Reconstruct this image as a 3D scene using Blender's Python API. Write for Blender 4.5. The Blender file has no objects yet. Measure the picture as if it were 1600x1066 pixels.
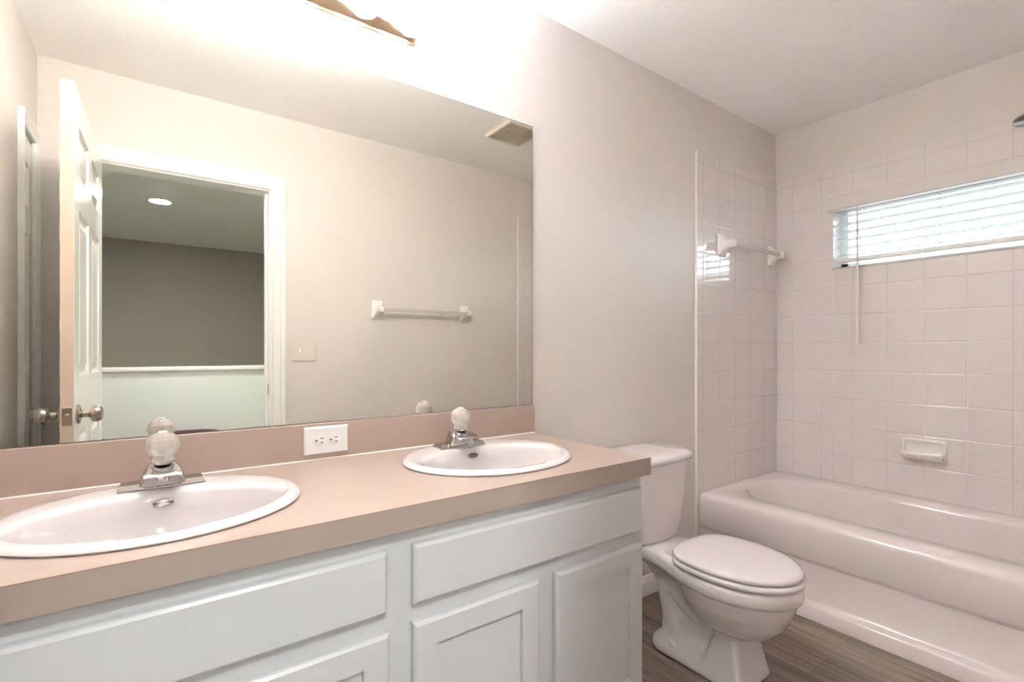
import bpy, bmesh, math, random
from mathutils import Vector, Matrix
random.seed(7)
C = bpy.context.scene.collection
S = bpy.context.scene
PI = math.pi

# ------------------------------------------------------------ camera, sky, exposure
F_PX, YAW, Y0, CAM_H = 769.4, math.radians(36.06), 548.0, 1.148
cam = bpy.data.cameras.new('camera'); cam.sensor_width = 36.0; cam.lens = F_PX / 1600 * 36.0
cam.shift_y = (Y0 - 533.0) / 1600.0
cam.clip_start = 0.02
camo = bpy.data.objects.new('camera', cam); C.objects.link(camo)
camo.location = (0, 0, CAM_H); camo.rotation_euler = (PI / 2, 0, -YAW)
S.camera = camo
w = bpy.data.worlds.new('sky'); S.world = w; w.use_nodes = True
bg = w.node_tree.nodes['Background']
bg.inputs[1].default_value = 6.0
_n = w.node_tree.nodes; _l = w.node_tree.links
_tc = _n.new('ShaderNodeTexCoord'); _sp = _n.new('ShaderNodeSeparateXYZ'); _cr = _n.new('ShaderNodeValToRGB'); _mr = _n.new('ShaderNodeMapRange')
_l.new(_tc.outputs['Generated'], _sp.inputs[0]); _mr.inputs['From Min'].default_value = -1; _mr.inputs['From Max'].default_value = 1
_l.new(_sp.outputs[2], _mr.inputs['Value']); _l.new(_mr.outputs[0], _cr.inputs['Fac']); _l.new(_cr.outputs['Color'], bg.inputs[0])
_cr.color_ramp.elements[0].position = 0.47; _cr.color_ramp.elements[0].color = (0.07, 0.07, 0.065, 1)      # ground
_cr.color_ramp.elements[1].position = 0.52; _cr.color_ramp.elements[1].color = (0.86, 0.95, 1.0, 1)        # hazy sky
S.view_settings.view_transform = 'Standard'; S.view_settings.look = 'None'
S.view_settings.gamma = 1.0; S.view_settings.use_curve_mapping = False
S.view_settings.exposure = 1.78
S.cycles.max_bounces = 16; S.cycles.diffuse_bounces = 10; S.cycles.glossy_bounces = 6
S.cycles.transmission_bounces = 10; S.cycles.transparent_max_bounces = 12
LAMP = 15.5          # vanity shades
BULB = 455.0         # bulbs in the open tops of the shades
HALL = 220.0          # hallway downlights, one seen and one added

# ------------------------------------------------------------ main dimensions (metres)
H = 2.44; FZ = 0.035
D = 1.459            # mirror wall
YB = -0.05           # doorway wall, room side
XL = -0.41           # left wall
XR = 3.02            # face of the window-wall tiles
TX = 2.205           # where the tiles begin
TT = 2.152           # top of the tiles

# ------------------------------------------------------------ materials
def mat(name, col, rough=0.5, metal=0.0, spec=0.5, coat=0.0, noise=0.0, nscale=8.0, bump=0.0, bscale=60.0, trans=0.0, ior=1.45):
    m = bpy.data.materials.new(name); m.use_nodes = True
    nt = m.node_tree; b = nt.nodes['Principled BSDF']
    b.inputs['Base Color'].default_value = (*col, 1); b.inputs['Roughness'].default_value = rough
    b.inputs['Metallic'].default_value = metal; b.inputs['Specular IOR Level'].default_value = spec
    b.inputs['Coat Weight'].default_value = coat; b.inputs['Transmission Weight'].default_value = trans
    b.inputs['IOR'].default_value = ior
    tc = nt.nodes.new('ShaderNodeTexCoord')
    if noise > 0:
        n = nt.nodes.new('ShaderNodeTexNoise'); n.inputs['Scale'].default_value = nscale; n.inputs['Detail'].default_value = 4
        r = nt.nodes.new('ShaderNodeMapRange')
        r.inputs['To Min'].default_value = 1 - noise; r.inputs['To Max'].default_value = 1 + noise
        mx = nt.nodes.new('ShaderNodeMix'); mx.data_type = 'RGBA'; mx.blend_type = 'MULTIPLY'; mx.inputs['Factor'].default_value = 1
        mx.inputs[6].default_value = (*col, 1)
        nt.links.new(tc.outputs['Object'], n.inputs['Vector']); nt.links.new(n.outputs['Fac'], r.inputs['Value'])
        nt.links.new(r.outputs['Result'], mx.inputs[7]); nt.links.new(mx.outputs[2], b.inputs['Base Color'])
    if bump > 0:
        n2 = nt.nodes.new('ShaderNodeTexNoise'); n2.inputs['Scale'].default_value = bscale; n2.inputs['Detail'].default_value = 3
        bp = nt.nodes.new('ShaderNodeBump'); bp.inputs['Strength'].default_value = 1.0; bp.inputs['Distance'].default_value = bump
        nt.links.new(tc.outputs['Object'], n2.inputs['Vector']); nt.links.new(n2.outputs['Fac'], bp.inputs['Height'])
        nt.links.new(bp.outputs['Normal'], b.inputs['Normal'])
    return m

def emit_mat(name, col, strength, body=(0.9, 0.88, 0.85)):
    m = mat(name, body, 0.3)
    b = m.node_tree.nodes['Principled BSDF']
    b.inputs['Emission Color'].default_value = (*col, 1); b.inputs['Emission Strength'].default_value = strength
    return m

def thin_glass(name, tint, clear, rough=0.02, body=None, body_fac=0.0):
    m = bpy.data.materials.new(name); m.use_nodes = True; nt = m.node_tree
    for n in list(nt.nodes): nt.nodes.remove(n)
    o = nt.nodes.new('ShaderNodeOutputMaterial'); t = nt.nodes.new('ShaderNodeBsdfTransparent'); g = nt.nodes.new('ShaderNodeBsdfGlossy')
    t.inputs[0].default_value = (*tint, 1); g.inputs['Roughness'].default_value = rough
    fr = nt.nodes.new('ShaderNodeFresnel'); fr.inputs[0].default_value = 1.45
    ms = nt.nodes.new('ShaderNodeMixShader')
    nt.links.new(fr.outputs[0], ms.inputs[0]); nt.links.new(t.outputs[0], ms.inputs[1]); nt.links.new(g.outputs[0], ms.inputs[2])
    out = ms
    if body:
        d = nt.nodes.new('ShaderNodeBsdfDiffuse'); d.inputs[0].default_value = (*body, 1)
        m2 = nt.nodes.new('ShaderNodeMixShader'); m2.inputs[0].default_value = body_fac
        nt.links.new(ms.outputs[0], m2.inputs[1]); nt.links.new(d.outputs[0], m2.inputs[2]); out = m2
    nt.links.new(out.outputs[0], o.inputs[0])
    return m

def tile_mat(name, axis, u0, v0, size=0.152):
    col = (0.765, 0.722, 0.710)
    m = bpy.data.materials.new(name); m.use_nodes = True; nt = m.node_tree; b = nt.nodes['Principled BSDF']
    tc = nt.nodes.new('ShaderNodeTexCoord'); sp = nt.nodes.new('ShaderNodeSeparateXYZ'); nt.links.new(tc.outputs['Object'], sp.inputs[0])
    au = nt.nodes.new('ShaderNodeMath'); au.operation = 'SUBTRACT'; au.inputs[1].default_value = u0
    av = nt.nodes.new('ShaderNodeMath'); av.operation = 'SUBTRACT'; av.inputs[1].default_value = v0
    nt.links.new(sp.outputs[0 if axis == 'x' else 1], au.inputs[0]); nt.links.new(sp.outputs[2], av.inputs[0])
    cb = nt.nodes.new('ShaderNodeCombineXYZ'); nt.links.new(au.outputs[0], cb.inputs[0]); nt.links.new(av.outputs[0], cb.inputs[1])
    def brick(ms, smooth):
        k = nt.nodes.new('ShaderNodeTexBrick'); k.offset = 0.0; k.offset_frequency = 1; k.squash = 1.0; k.squash_frequency = 1
        k.inputs['Scale'].default_value = 1.0; k.inputs['Brick Width'].default_value = size; k.inputs['Row Height'].default_value = size
        k.inputs['Mortar Size'].default_value = ms; k.inputs['Mortar Smooth'].default_value = smooth; k.inputs['Bias'].default_value = 0
        nt.links.new(cb.outputs[0], k.inputs['Vector']); return k
    k = brick(0.0016, 0.2)
    k.inputs['Color1'].default_value = (*col, 1); k.inputs['Color2'].default_value = (*[c * 0.985 for c in col], 1)
    k.inputs['Mortar'].default_value = (0.70, 0.64, 0.625, 1)
    nt.links.new(k.outputs['Color'], b.inputs['Base Color'])
    k2 = brick(0.005, 1.0)
    inv = nt.nodes.new('ShaderNodeMath'); inv.operation = 'MULTIPLY'; inv.inputs[1].default_value = -0.0012; nt.links.new(k2.outputs['Fac'], inv.inputs[0])
    n = nt.nodes.new('ShaderNodeTexNoise'); n.inputs['Scale'].default_value = 9; n.inputs['Detail'].default_value = 1
    nt.links.new(tc.outputs['Object'], n.inputs['Vector'])
    nm = nt.nodes.new('ShaderNodeMath'); nm.operation = 'MULTIPLY_ADD'; nm.inputs[1].default_value = 0.0007
    nt.links.new(n.outputs['Fac'], nm.inputs[0]); nt.links.new(inv.outputs[0], nm.inputs[2])
    bp = nt.nodes.new('ShaderNodeBump'); bp.inputs['Distance'].default_value = 1.0; bp.inputs['Strength'].default_value = 1.0
    nt.links.new(nm.outputs[0], bp.inputs['Height']); nt.links.new(bp.outputs['Normal'], b.inputs['Normal'])
    b.inputs['Roughness'].default_value = 0.07; b.inputs['Specular IOR Level'].default_value = 0.5
    return m

def plank_mat(name):
    m = bpy.data.materials.new(name); m.use_nodes = True; nt = m.node_tree; b = nt.nodes['Principled BSDF']
    tc = nt.nodes.new('ShaderNodeTexCoord'); sp = nt.nodes.new('ShaderNodeSeparateXYZ'); nt.links.new(tc.outputs['Object'], sp.inputs[0])
    cb = nt.nodes.new('ShaderNodeCombineXYZ'); nt.links.new(sp.outputs[1], cb.inputs[0]); nt.links.new(sp.outputs[0], cb.inputs[1])
    k = nt.nodes.new('ShaderNodeTexBrick'); k.offset = 0.37; k.offset_frequency = 2
    k.inputs['Scale'].default_value = 1; k.inputs['Brick Width'].default_value = 1.22; k.inputs['Row Height'].default_value = 0.152
    k.inputs['Mortar Size'].default_value = 0.0011; k.inputs['Mortar Smooth'].default_value = 0.3
    k.inputs['Color1'].default_value = (0.8, 0.8, 0.8, 1); k.inputs['Color2'].default_value = (1.15, 1.15, 1.15, 1); k.inputs['Mortar'].default_value = (0.45, 0.43, 0.42, 1)
    nt.links.new(cb.outputs[0], k.inputs['Vector'])
    mp = nt.nodes.new('ShaderNodeMapping'); mp.inputs['Scale'].default_value = (26, 1.6, 1); nt.links.new(tc.outputs['Object'], mp.inputs['Vector'])
    n = nt.nodes.new('ShaderNodeTexNoise'); n.inputs['Scale'].default_value = 1.0; n.inputs['Detail'].default_value = 7; n.inputs['Roughness'].default_value = 0.62; n.inputs['Distortion'].default_value = 0.6
    nt.links.new(mp.outputs['Vector'], n.inputs['Vector'])
    cr = nt.nodes.new('ShaderNodeValToRGB'); e = cr.color_ramp.elements
    e[0].position = 0.32; e[0].color = (0.105, 0.070, 0.050, 1); e[1].position = 0.70; e[1].color = (0.34, 0.265, 0.215, 1)
    nt.links.new(n.outputs['Fac'], cr.inputs['Fac'])
    mx = nt.nodes.new('ShaderNodeMix'); mx.data_type = 'RGBA'; mx.blend_type = 'MULTIPLY'; mx.inputs['Factor'].default_value = 1
    nt.links.new(cr.outputs['Color'], mx.inputs[6]); nt.links.new(k.outputs['Color'], mx.inputs[7]); nt.links.new(mx.outputs[2], b.inputs['Base Color'])
    bp = nt.nodes.new('ShaderNodeBump'); bp.inputs['Distance'].default_value = 0.0006; nt.links.new(n.outputs['Fac'], bp.inputs['Height']); nt.links.new(bp.outputs['Normal'], b.inputs['Normal'])
    b.inputs['Roughness'].default_value = 0.38
    return m

M = {}
M['paint'] = mat('greige_paint', (0.705, 0.665, 0.637), 0.55, bump=0.0006, bscale=180)
M['ceiling'] = mat('ceiling_paint', (0.94, 0.935, 0.93), 0.85, bump=0.0008, bscale=120)
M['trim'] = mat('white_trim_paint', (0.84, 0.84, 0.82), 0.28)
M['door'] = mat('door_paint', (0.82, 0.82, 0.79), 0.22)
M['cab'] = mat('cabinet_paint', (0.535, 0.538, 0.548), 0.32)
M['lam'] = mat('peach_laminate', (0.345, 0.268, 0.226), 0.33, noise=0.03, nscale=300)
M['lam_lit'] = mat('peach_laminate_lit', (0.44, 0.34, 0.285), 0.35, noise=0.03, nscale=300)  # counter laminate lightened, frontal light put into the backsplash colour
M['lam_edge'] = mat('laminate_edge', (0.335, 0.272, 0.238), 0.4, noise=0.05, nscale=60)
M['seam'] = mat('laminate_seam', (0.22, 0.13, 0.09), 0.6)
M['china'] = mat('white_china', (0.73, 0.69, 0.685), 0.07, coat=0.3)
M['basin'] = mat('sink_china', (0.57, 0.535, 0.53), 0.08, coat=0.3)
M['tub'] = mat('tub_enamel', (0.755, 0.70, 0.69), 0.13, coat=0.2)
M['ceramic'] = mat('ceramic_fitting', (0.83, 0.80, 0.775), 0.10)
M['seat'] = mat('seat_plastic', (0.71, 0.67, 0.67), 0.16)
M['chrome'] = mat('chrome', (0.50, 0.485, 0.475), 0.08, metal=1)
M['nickel'] = mat('satin_nickel', (0.50, 0.455, 0.40), 0.22, metal=1)
M['bronze'] = mat('dark_nickel', (0.24, 0.215, 0.19), 0.3, metal=1)
M['brass'] = mat('rose_brass', (0.93, 0.72, 0.51), 0.13, metal=1)
M['acrylic'] = mat('clear_acrylic', (0.97, 0.94, 0.92), 0.06, trans=0.72, ior=1.42)
M['plastic'] = mat('white_plastic', (0.85, 0.85, 0.85), 0.25)
M['almond'] = mat('almond_plastic', (0.72, 0.67, 0.60), 0.35)
M['vent'] = mat('vent_plastic', (0.72, 0.66, 0.55), 0.45)
M['louver'] = mat('vent_louver', (0.52, 0.45, 0.36), 0.5)
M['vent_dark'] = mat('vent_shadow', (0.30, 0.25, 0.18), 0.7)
M['dark'] = mat('dark_slot', (0.03, 0.025, 0.025), 0.6)
M['blind'] = mat('blind_slat', (0.66, 0.66, 0.655), 0.45)
M['sill'] = mat('sill_edge', (0.52, 0.49, 0.46), 0.4)
M['rail'] = mat('blind_rail', (0.88, 0.86, 0.84), 0.4)
M['valance'] = mat('blind_valance', (0.70, 0.655, 0.63), 0.4)
M['vinyl'] = mat('window_vinyl', (0.78, 0.82, 0.85), 0.35)
M['caulk'] = mat('white_caulk', (0.88, 0.85, 0.83), 0.3)
M['hall'] = mat('hall_grey_paint', (0.33, 0.305, 0.27), 0.6, bump=0.0006, bscale=180)
M['hall_white'] = mat('half_wall_paint', (0.74, 0.77, 0.75), 0.5)
M['carpet'] = mat('beige_carpet', (0.62, 0.57, 0.50), 0.9, noise=0.1, nscale=200, bump=0.002, bscale=300)
M['maroon'] = mat('maroon_fabric', (0.050, 0.012, 0.018), 0.85, noise=0.25, nscale=40, bump=0.002, bscale=90)
M['wood'] = mat('dark_bench_wood', (0.07, 0.04, 0.03), 0.4, noise=0.3, nscale=20)
M['pane'] = thin_glass('window_glass', (0.96, 0.99, 1.0), True)
M['bar'] = thin_glass('clear_bar', (0.93, 0.90, 0.87), True, 0.4, (0.70, 0.66, 0.62), 0.78)
M['shade'] = emit_mat('lit_frosted_glass', (1.0, 0.955, 0.90), LAMP)
M['bulb'] = emit_mat('lit_bulb', (0.82, 0.955, 1.15), BULB)
M['can'] = emit_mat('lit_lens', (0.96, 0.985, 0.975), HALL)
M['plank'] = plank_mat('vinyl_plank')
M['tile_y'] = tile_mat('wall_tile_window', 'y', 1.222 - 0.1535 * 10, 0.430)
M['tile_x'] = tile_mat('wall_tile_side', 'x', XR - 0.152 * 8, 0.430)
mm = mat('mirror_silver', (0.735, 0.725, 0.67), 0.0, metal=1); mm.node_tree.nodes['Principled BSDF'].inputs['Roughness'].default_value = 0.0
M['mirror'] = mm
M['mirror_edge'] = mat('mirror_edge', (0.13, 0.14, 0.13), 0.3)

# ------------------------------------------------------------ builders
def wloc(o):
    v = Vector((0, 0, 0))
    while o is not None:
        v += o.location; o = o.parent
    return v

def obj(name, bm, m, parent=None, smooth=False, bevel=0.0, segs=2, sub=0, ang=35, local=False):
    bmesh.ops.recalc_face_normals(bm, faces=bm.faces)
    if parent is not None and not local:
        bmesh.ops.translate(bm, verts=bm.verts, vec=-wloc(parent))
    me = bpy.data.meshes.new(name); bm.to_mesh(me); bm.free()
    for mt in (m if isinstance(m, (list, tuple)) else [m]): me.materials.append(mt)
    o = bpy.data.objects.new(name, me); C.objects.link(o)
    if parent is not None: o.parent = parent
    if smooth:
        for p in me.polygons: p.use_smooth = True
        try: me.set_sharp_from_angle(angle=math.radians(ang))
        except Exception: pass
    if bevel > 0:
        b = o.modifiers.new('bevel', 'BEVEL'); b.width = bevel; b.segments = segs; b.limit_method = 'ANGLE'; b.angle_limit = math.radians(40)
        b.harden_normals = False
        for p in me.polygons: p.use_smooth = True
        try: me.set_sharp_from_angle(angle=math.radians(ang))
        except Exception: pass
    if sub:
        s = o.modifiers.new('subdiv', 'SUBSURF'); s.levels = sub; s.render_levels = sub
    return o

def thing(name, loc, label, cat, group=None):
    o = bpy.data.objects.new(name, None); C.objects.link(o); o.location = loc; o.empty_display_size = 0.05
    return tag(o, label, cat, group)

def tag(o, label, cat, group=None):
    o['label'] = label; o['category'] = cat
    if group: o['group'] = group
    return o

def struct(o):
    o['kind'] = 'structure'; return o

def B(*boxes, bm=None):
    bm = bm or bmesh.new()
    for (x0, x1, y0, y1, z0, z1) in boxes:
        v = [bm.verts.new(p) for p in ((x0, y0, z0), (x1, y0, z0), (x1, y1, z0), (x0, y1, z0), (x0, y0, z1), (x1, y0, z1), (x1, y1, z1), (x0, y1, z1))]
        for f in ((0, 3, 2, 1), (4, 5, 6, 7), (0, 1, 5, 4), (1, 2, 6, 5), (2, 3, 7, 6), (3, 0, 4, 7)):
            bm.faces.new([v[i] for i in f])
    return bm

def loft(rings, bm=None, cap0=True, cap1=True, closed=True):
    bm = bm or bmesh.new(); R = [[bm.verts.new(p) for p in r] for r in rings]; n = len(R[0])
    for a, b in zip(R, R[1:]):
        for i in range(n if closed else n - 1):
            j = (i + 1) % n
            bm.faces.new((a[i], a[j], b[j], b[i]))
    if cap0: bm.faces.new(R[0][::-1])
    if cap1: bm.faces.new(R[-1])
    return bm

def lathe(prof, center, axis='z', n=32, bm=None, facet=None):
    """prof: list of (radius, height) along the axis; zero radius ends are pinched to tiny rings."""
    rings = []
    for r, h in prof:
        r = max(r, 1e-4); ring = []
        for i in range(n):
            a = 2 * PI * i / n; rr = r * (facet(a) if facet else 1)
            u, v = rr * math.cos(a), rr * math.sin(a)
            p = {'z': (u, v, h), 'y': (u, h, v), 'x': (h, u, v)}[axis]
            ring.append((center[0] + p[0], center[1] + p[1], center[2] + p[2]))
        rings.append(ring)
    return loft(rings, bm)

def tube(path, r, n=12, bm=None):
    rings = []; P = [Vector(p) for p in path]
    for i, p in enumerate(P):
        t = (P[min(i + 1, len(P) - 1)] - P[max(i - 1, 0)]).normalized()
        up = Vector((0, 0, 1)) if abs(t.z) < 0.9 else Vector((0, 1, 0))
        a = t.cross(up).normalized(); b = t.cross(a).normalized()
        rr = r[i] if isinstance(r, (list, tuple)) else r
        rings.append([p + a * rr * math.cos(2 * PI * k / n) + b * rr * math.sin(2 * PI * k / n) for k in range(n)])
    return loft(rings, bm)

def smoothpath(pts, k=6):
    P = [Vector(p) for p in pts]; out = []
    for i in range(len(P) - 1):
        p0, p1, p2, p3 = P[max(i - 1, 0)], P[i], P[i + 1], P[min(i + 2, len(P) - 1)]
        for s in range(k):
            t = s / k
            out.append(0.5 * ((2 * p1) + (p2 - p0) * t + (2 * p0 - 5 * p1 + 4 * p2 - p3) * t * t + (3 * p1 - p0 - 3 * p2 + p3) * t ** 3))
    out.append(P[-1]); return out

def rrect(x0, x1, y0, y1, r, z, n=6):
    pts = []
    for cx, cy, a0 in ((x1 - r, y1 - r, 0), (x0 + r, y1 - r, PI / 2), (x0 + r, y0 + r, PI), (x1 - r, y0 + r, 3 * PI / 2)):
        for i in range(n + 1):
            a = a0 + PI / 2 * i / n
            pts.append((cx + r * math.cos(a), cy + r * math.sin(a), z))
    return pts

def panel_slab(W, Ht, T, us, vs, cells, prof, mapf, two=False, bm=None):
    """slab with recessed panels: us/vs = grid lines, cells = set of (i,j) that are panels, prof = [(inset, depth)...]"""
    bm = bm or bmesh.new()
    def q(pts): bm.faces.new([bm.verts.new(mapf(*p)) for p in pts])
    for side in ((0, 1) if two else (0,)):
        wf = (lambda d: d) if side == 0 else (lambda d: T - d)
        for i in range(len(us) - 1):
            for j in range(len(vs) - 1):
                a, b, c, d = us[i], us[i + 1], vs[j], vs[j + 1]
                if (i, j) not in cells:
                    q([(a, c, wf(0)), (b, c, wf(0)), (b, d, wf(0)), (a, d, wf(0))]); continue
                last = (0, 0)
                for ins, dep in prof:
                    p0 = [(a + last[0], c + last[0]), (b - last[0], c + last[0]), (b - last[0], d - last[0]), (a + last[0], d - last[0])]
                    p1 = [(a + ins, c + ins), (b - ins, c + ins), (b - ins, d - ins), (a + ins, d - ins)]
                    for k in range(4):
                        l = (k + 1) % 4
                        q([(*p0[k], wf(last[1])), (*p0[l], wf(last[1])), (*p1[l], wf(dep)), (*p1[k], wf(dep))])
                    last = (ins, dep)
                q([(*p, wf(last[1])) for p in p1])
    if not two:
        q([(0, 0, T), (W, 0, T), (W, Ht, T), (0, Ht, T)])
    for (p0, p1) in (((0, 0), (W, 0)), ((W, 0), (W, Ht)), ((W, Ht), (0, Ht)), ((0, Ht), (0, 0))):
        q([(*p0, 0), (*p1, 0), (*p1, T), (*p0, T)])
    bmesh.ops.remove_doubles(bm, verts=bm.verts, dist=1e-5)
    return bm

def dup(root, loc, label):
    r = root.copy(); C.objects.link(r); r.location = loc; r['label'] = label
    for ch in list(root.children):
        c = ch.copy(); C.objects.link(c); c.parent = r
        for g in list(ch.children):
            d = g.copy(); C.objects.link(d); d.parent = c
    return r

# ------------------------------------------------------------ room shell
struct(obj('floor', B((XL - 0.1, XR + 0.15, YB - 0.06, D + 0.12, FZ - 0.1, FZ)), M['plank']))
struct(obj('ceiling', B((XL - 0.12, XR + 0.15, YB - 0.115, D + 0.12, H, H + 0.1)), M['ceiling']))
struct(obj('wall_back', B((XL - 0.12, XR + 0.15, D, D + 0.12, FZ, H)), M['paint']))
DX0, DX1, DT = -0.25, 0.522, 2.03                         # doorway opening
struct(obj('wall_front', B((XL - 0.12, DX0, YB - 0.115, YB, FZ, H), (DX1, XR + 0.15, YB - 0.115, YB, FZ, H), (DX0, DX1, YB - 0.115, YB, DT, H)), M['paint']))
CY0, CY1 = 0.05, 0.29                                     # closet opening in the left wall
struct(obj('wall_left', B((XL - 0.12, XL, YB, CY0, FZ, H), (XL - 0.12, XL, CY1, D, FZ, H), (XL - 0.12, XL, CY0, CY1, 2.02, H), (XL - 0.12, XL - 0.06, CY0, CY1, FZ, 2.02)), M['paint']))
WY0, WY1, WZ0, WZ1 = 0.25, 1.148, 1.597, 1.95             # window opening
def frame_boxes(x0, x1, y0, y1, z0, z1):
    return ((x0, x1, y0, WY0, z0, z1), (x0, x1, WY1, y1, z0, z1), (x0, x1, WY0, WY1, z0, WZ0), (x0, x1, WY0, WY1, WZ1, z1))
XW = XR + 0.007
struct(obj('wall_right', B(*frame_boxes(XW, XR + 0.15, YB, D, FZ, H)), M['paint']))
# tiled surround of the tub
struct(obj('trim_1', B(*frame_boxes(XR, XW, YB, D, 0.40, TT)), M['tile_y'], bevel=0.002))
struct(obj('trim_2', B((TX, XR, D - 0.007, D, FZ, TT)), M['tile_x'], bevel=0.003))
struct(obj('trim_3', B((TX, XR, YB, YB + 0.007, FZ, TT)), M['tile_x'], bevel=0.003))
struct(obj('trim_4', B((TX - 0.006, TX + 0.004, D - 0.009, D, FZ, TT), (TX - 0.006, TX + 0.004, YB, YB + 0.009, FZ, TT)), M['caulk'], bevel=0.002))
# baseboards
def baseboard(name, x0, x1, y, s):
    t = 0.013
    prof = [(0, 0), (t, 0), (t, 0.062), (t * 0.55, 0.078), (t * 0.4, 0.085), (0, 0.085)]
    struct(obj(name, loft([[(x, y + s * a, FZ + b) for a, b in prof] for x in (x0, x1)]), M['trim']))
baseboard('baseboard_back', 1.152, TX - 0.006, D, -1)
baseboard('baseboard_front', 0.605, TX - 0.006, YB, 1)

# door casing, jamb, strike plate
def casing_profile(w):                                    # across the width, stand-off from the wall
    return [(0, 0), (0, 0.010), (0.006, 0.014), (0.012, 0.011), (w * 0.45, 0.013), (w * 0.62, 0.018), (w * 0.72, 0.015), (w * 0.86, 0.019), (w, 0.019), (w, 0)]
def casing(name, a0, a1, zt, wd, mapf):
    pr = casing_profile(wd); bm = bmesh.new(); rings = []
    for k in range(4):
        ring = []
        for u, d in pr:
            p = [(a0 - u, FZ), (a0 - u, zt + u), (a1 + u, zt + u), (a1 + u, FZ)][k]
            ring.append(mapf(p[0], p[1], d))
        rings.append(ring)
    return struct(obj(name, loft(rings, bm), M['trim'], smooth=True, ang=25))
casing('trim_5', DX0 + 0.004, DX1 - 0.004, DT - 0.004, 0.072, lambda a, z, d: (a, YB + d, z))
casing('trim_6', DX0 + 0.004, DX1 - 0.004, DT - 0.004, 0.072, lambda a, z, d: (a, YB - 0.115 - d, z))
jb = struct(obj('trim_7', B((DX0, DX0 + 0.012, YB - 0.115, YB, FZ, DT), (DX1 - 0.012, DX1, YB - 0.115, YB, FZ, DT), (DX0, DX1, YB - 0.115, YB, DT - 0.012, DT),
                         (DX1 - 0.022, DX1 - 0.012, YB - 0.085, YB - 0.045, FZ, DT - 0.012), (DX0 + 0.012, DX0 + 0.022, YB - 0.085, YB - 0.045, FZ, DT - 0.012)), M['trim'], bevel=0.001))
obj('strike_plate', B((DX1 - 0.0135, DX1 - 0.0115, YB - 0.035, YB - 0.006, 0.905, 0.965)), M['nickel'], jb)
casing('trim_8', CY0, CY1, 2.02, 0.045, lambda a, z, d: (XL + d, a, z))

# ------------------------------------------------------------ bathroom door (open against the left side)
def six_panel(W, Ht):
    st = 0.105; mu = 0.09; pw = (W - 2 * st - mu) / 2
    us = [0, st, st + pw, st + pw + mu, W - st, W]
    k = Ht / 2.0
    vs = [0, 0.21 * k, 0.83 * k, 1.02 * k, 1.60 * k, 1.72 * k, 1.89 * k, Ht]
    return us, vs, {(i, j) for i in (1, 3) for j in (1, 3, 5)}
prof6 = [(0.004, 0.004), (0.014, 0.010), (0.024, 0.010), (0.046, 0.003)]
DW, DH, DTH = 0.805, 1.985, 0.035
us, vs, cells = six_panel(DW, DH)
DFX = -0.209                                               # face towards the room
d1 = struct(obj('door_1', panel_slab(DW, DH, DTH, us, vs, cells, prof6, lambda u, v, t: (DFX - t + 0.017 * (1 - u / DW), YB + 0.01 + u, FZ + 0.008 + v), two=True), M['door']))
LY = YB + 0.01 + DW; KZ = 0.933
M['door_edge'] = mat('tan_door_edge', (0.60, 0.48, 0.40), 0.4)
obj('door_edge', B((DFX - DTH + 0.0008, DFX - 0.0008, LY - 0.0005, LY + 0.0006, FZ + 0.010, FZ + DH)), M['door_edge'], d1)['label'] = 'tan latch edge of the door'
obj('latch_plate', B((DFX - 0.030, DFX - 0.005, LY - 0.001, LY + 0.0015, KZ - 0.029, KZ + 0.029)), M['nickel'], d1, bevel=0.001)
obj('latch_bolt', B((DFX - 0.024, DFX - 0.011, LY, LY + 0.011, KZ - 0.010, KZ + 0.010)), M['nickel'], d1, bevel=0.003)
kp = [(0.0, 0), (0.031, 0), (0.033, 0.004), (0.030, 0.009), (0.016, 0.012), (0.012, 0.016), (0.012, 0.030), (0.017, 0.034), (0.026, 0.039), (0.0290, 0.048), (0.0285, 0.056), (0.024, 0.064), (0.013, 0.069), (0, 0.070)]
obj('door_knob', lathe([(r, h) for r, h in kp], (DFX, LY - 0.065, KZ), 'x'), M['nickel'], d1, smooth=True)
obj('door_knob', lathe([(r, -h) for r, h in kp], (DFX - DTH, LY - 0.065, KZ), 'x'), M['nickel'], d1, smooth=True)
for z in (0.22, 1.02, 1.82):
    obj('hinge', lathe([(0.006, -0.045), (0.006, 0.045)], (DFX + 0.004, YB + 0.006, z), 'z', 12), M['nickel'], d1)
# closet door in the left wall
CW, CH = CY1 - CY0 - 0.006, 1.97
d2 = struct(obj('door_2', panel_slab(CW, CH, 0.035, [0, 0.05, CW - 0.05, CW], [0, 0.2, 0.82, 1.02, 1.58, 1.69, 1.86, CH], {(1, 1), (1, 3), (1, 5)}, prof6,
        lambda u, v, t: (XL - 0.004 - t, CY0 + 0.003 + u, FZ + 0.008 + v), two=True), M['door']))
obj('closet_knob', lathe([(0.0, 0), (0.022, 0), (0.022, 0.004), (0.010, 0.008), (0.010, 0.022), (0.018, 0.030), (0.020, 0.038), (0.014, 0.046), (0, 0.048)], (XL - 0.004, CY1 - 0.03, 0.90), 'x', 24), M['ceramic'], d2, smooth=True)

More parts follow.
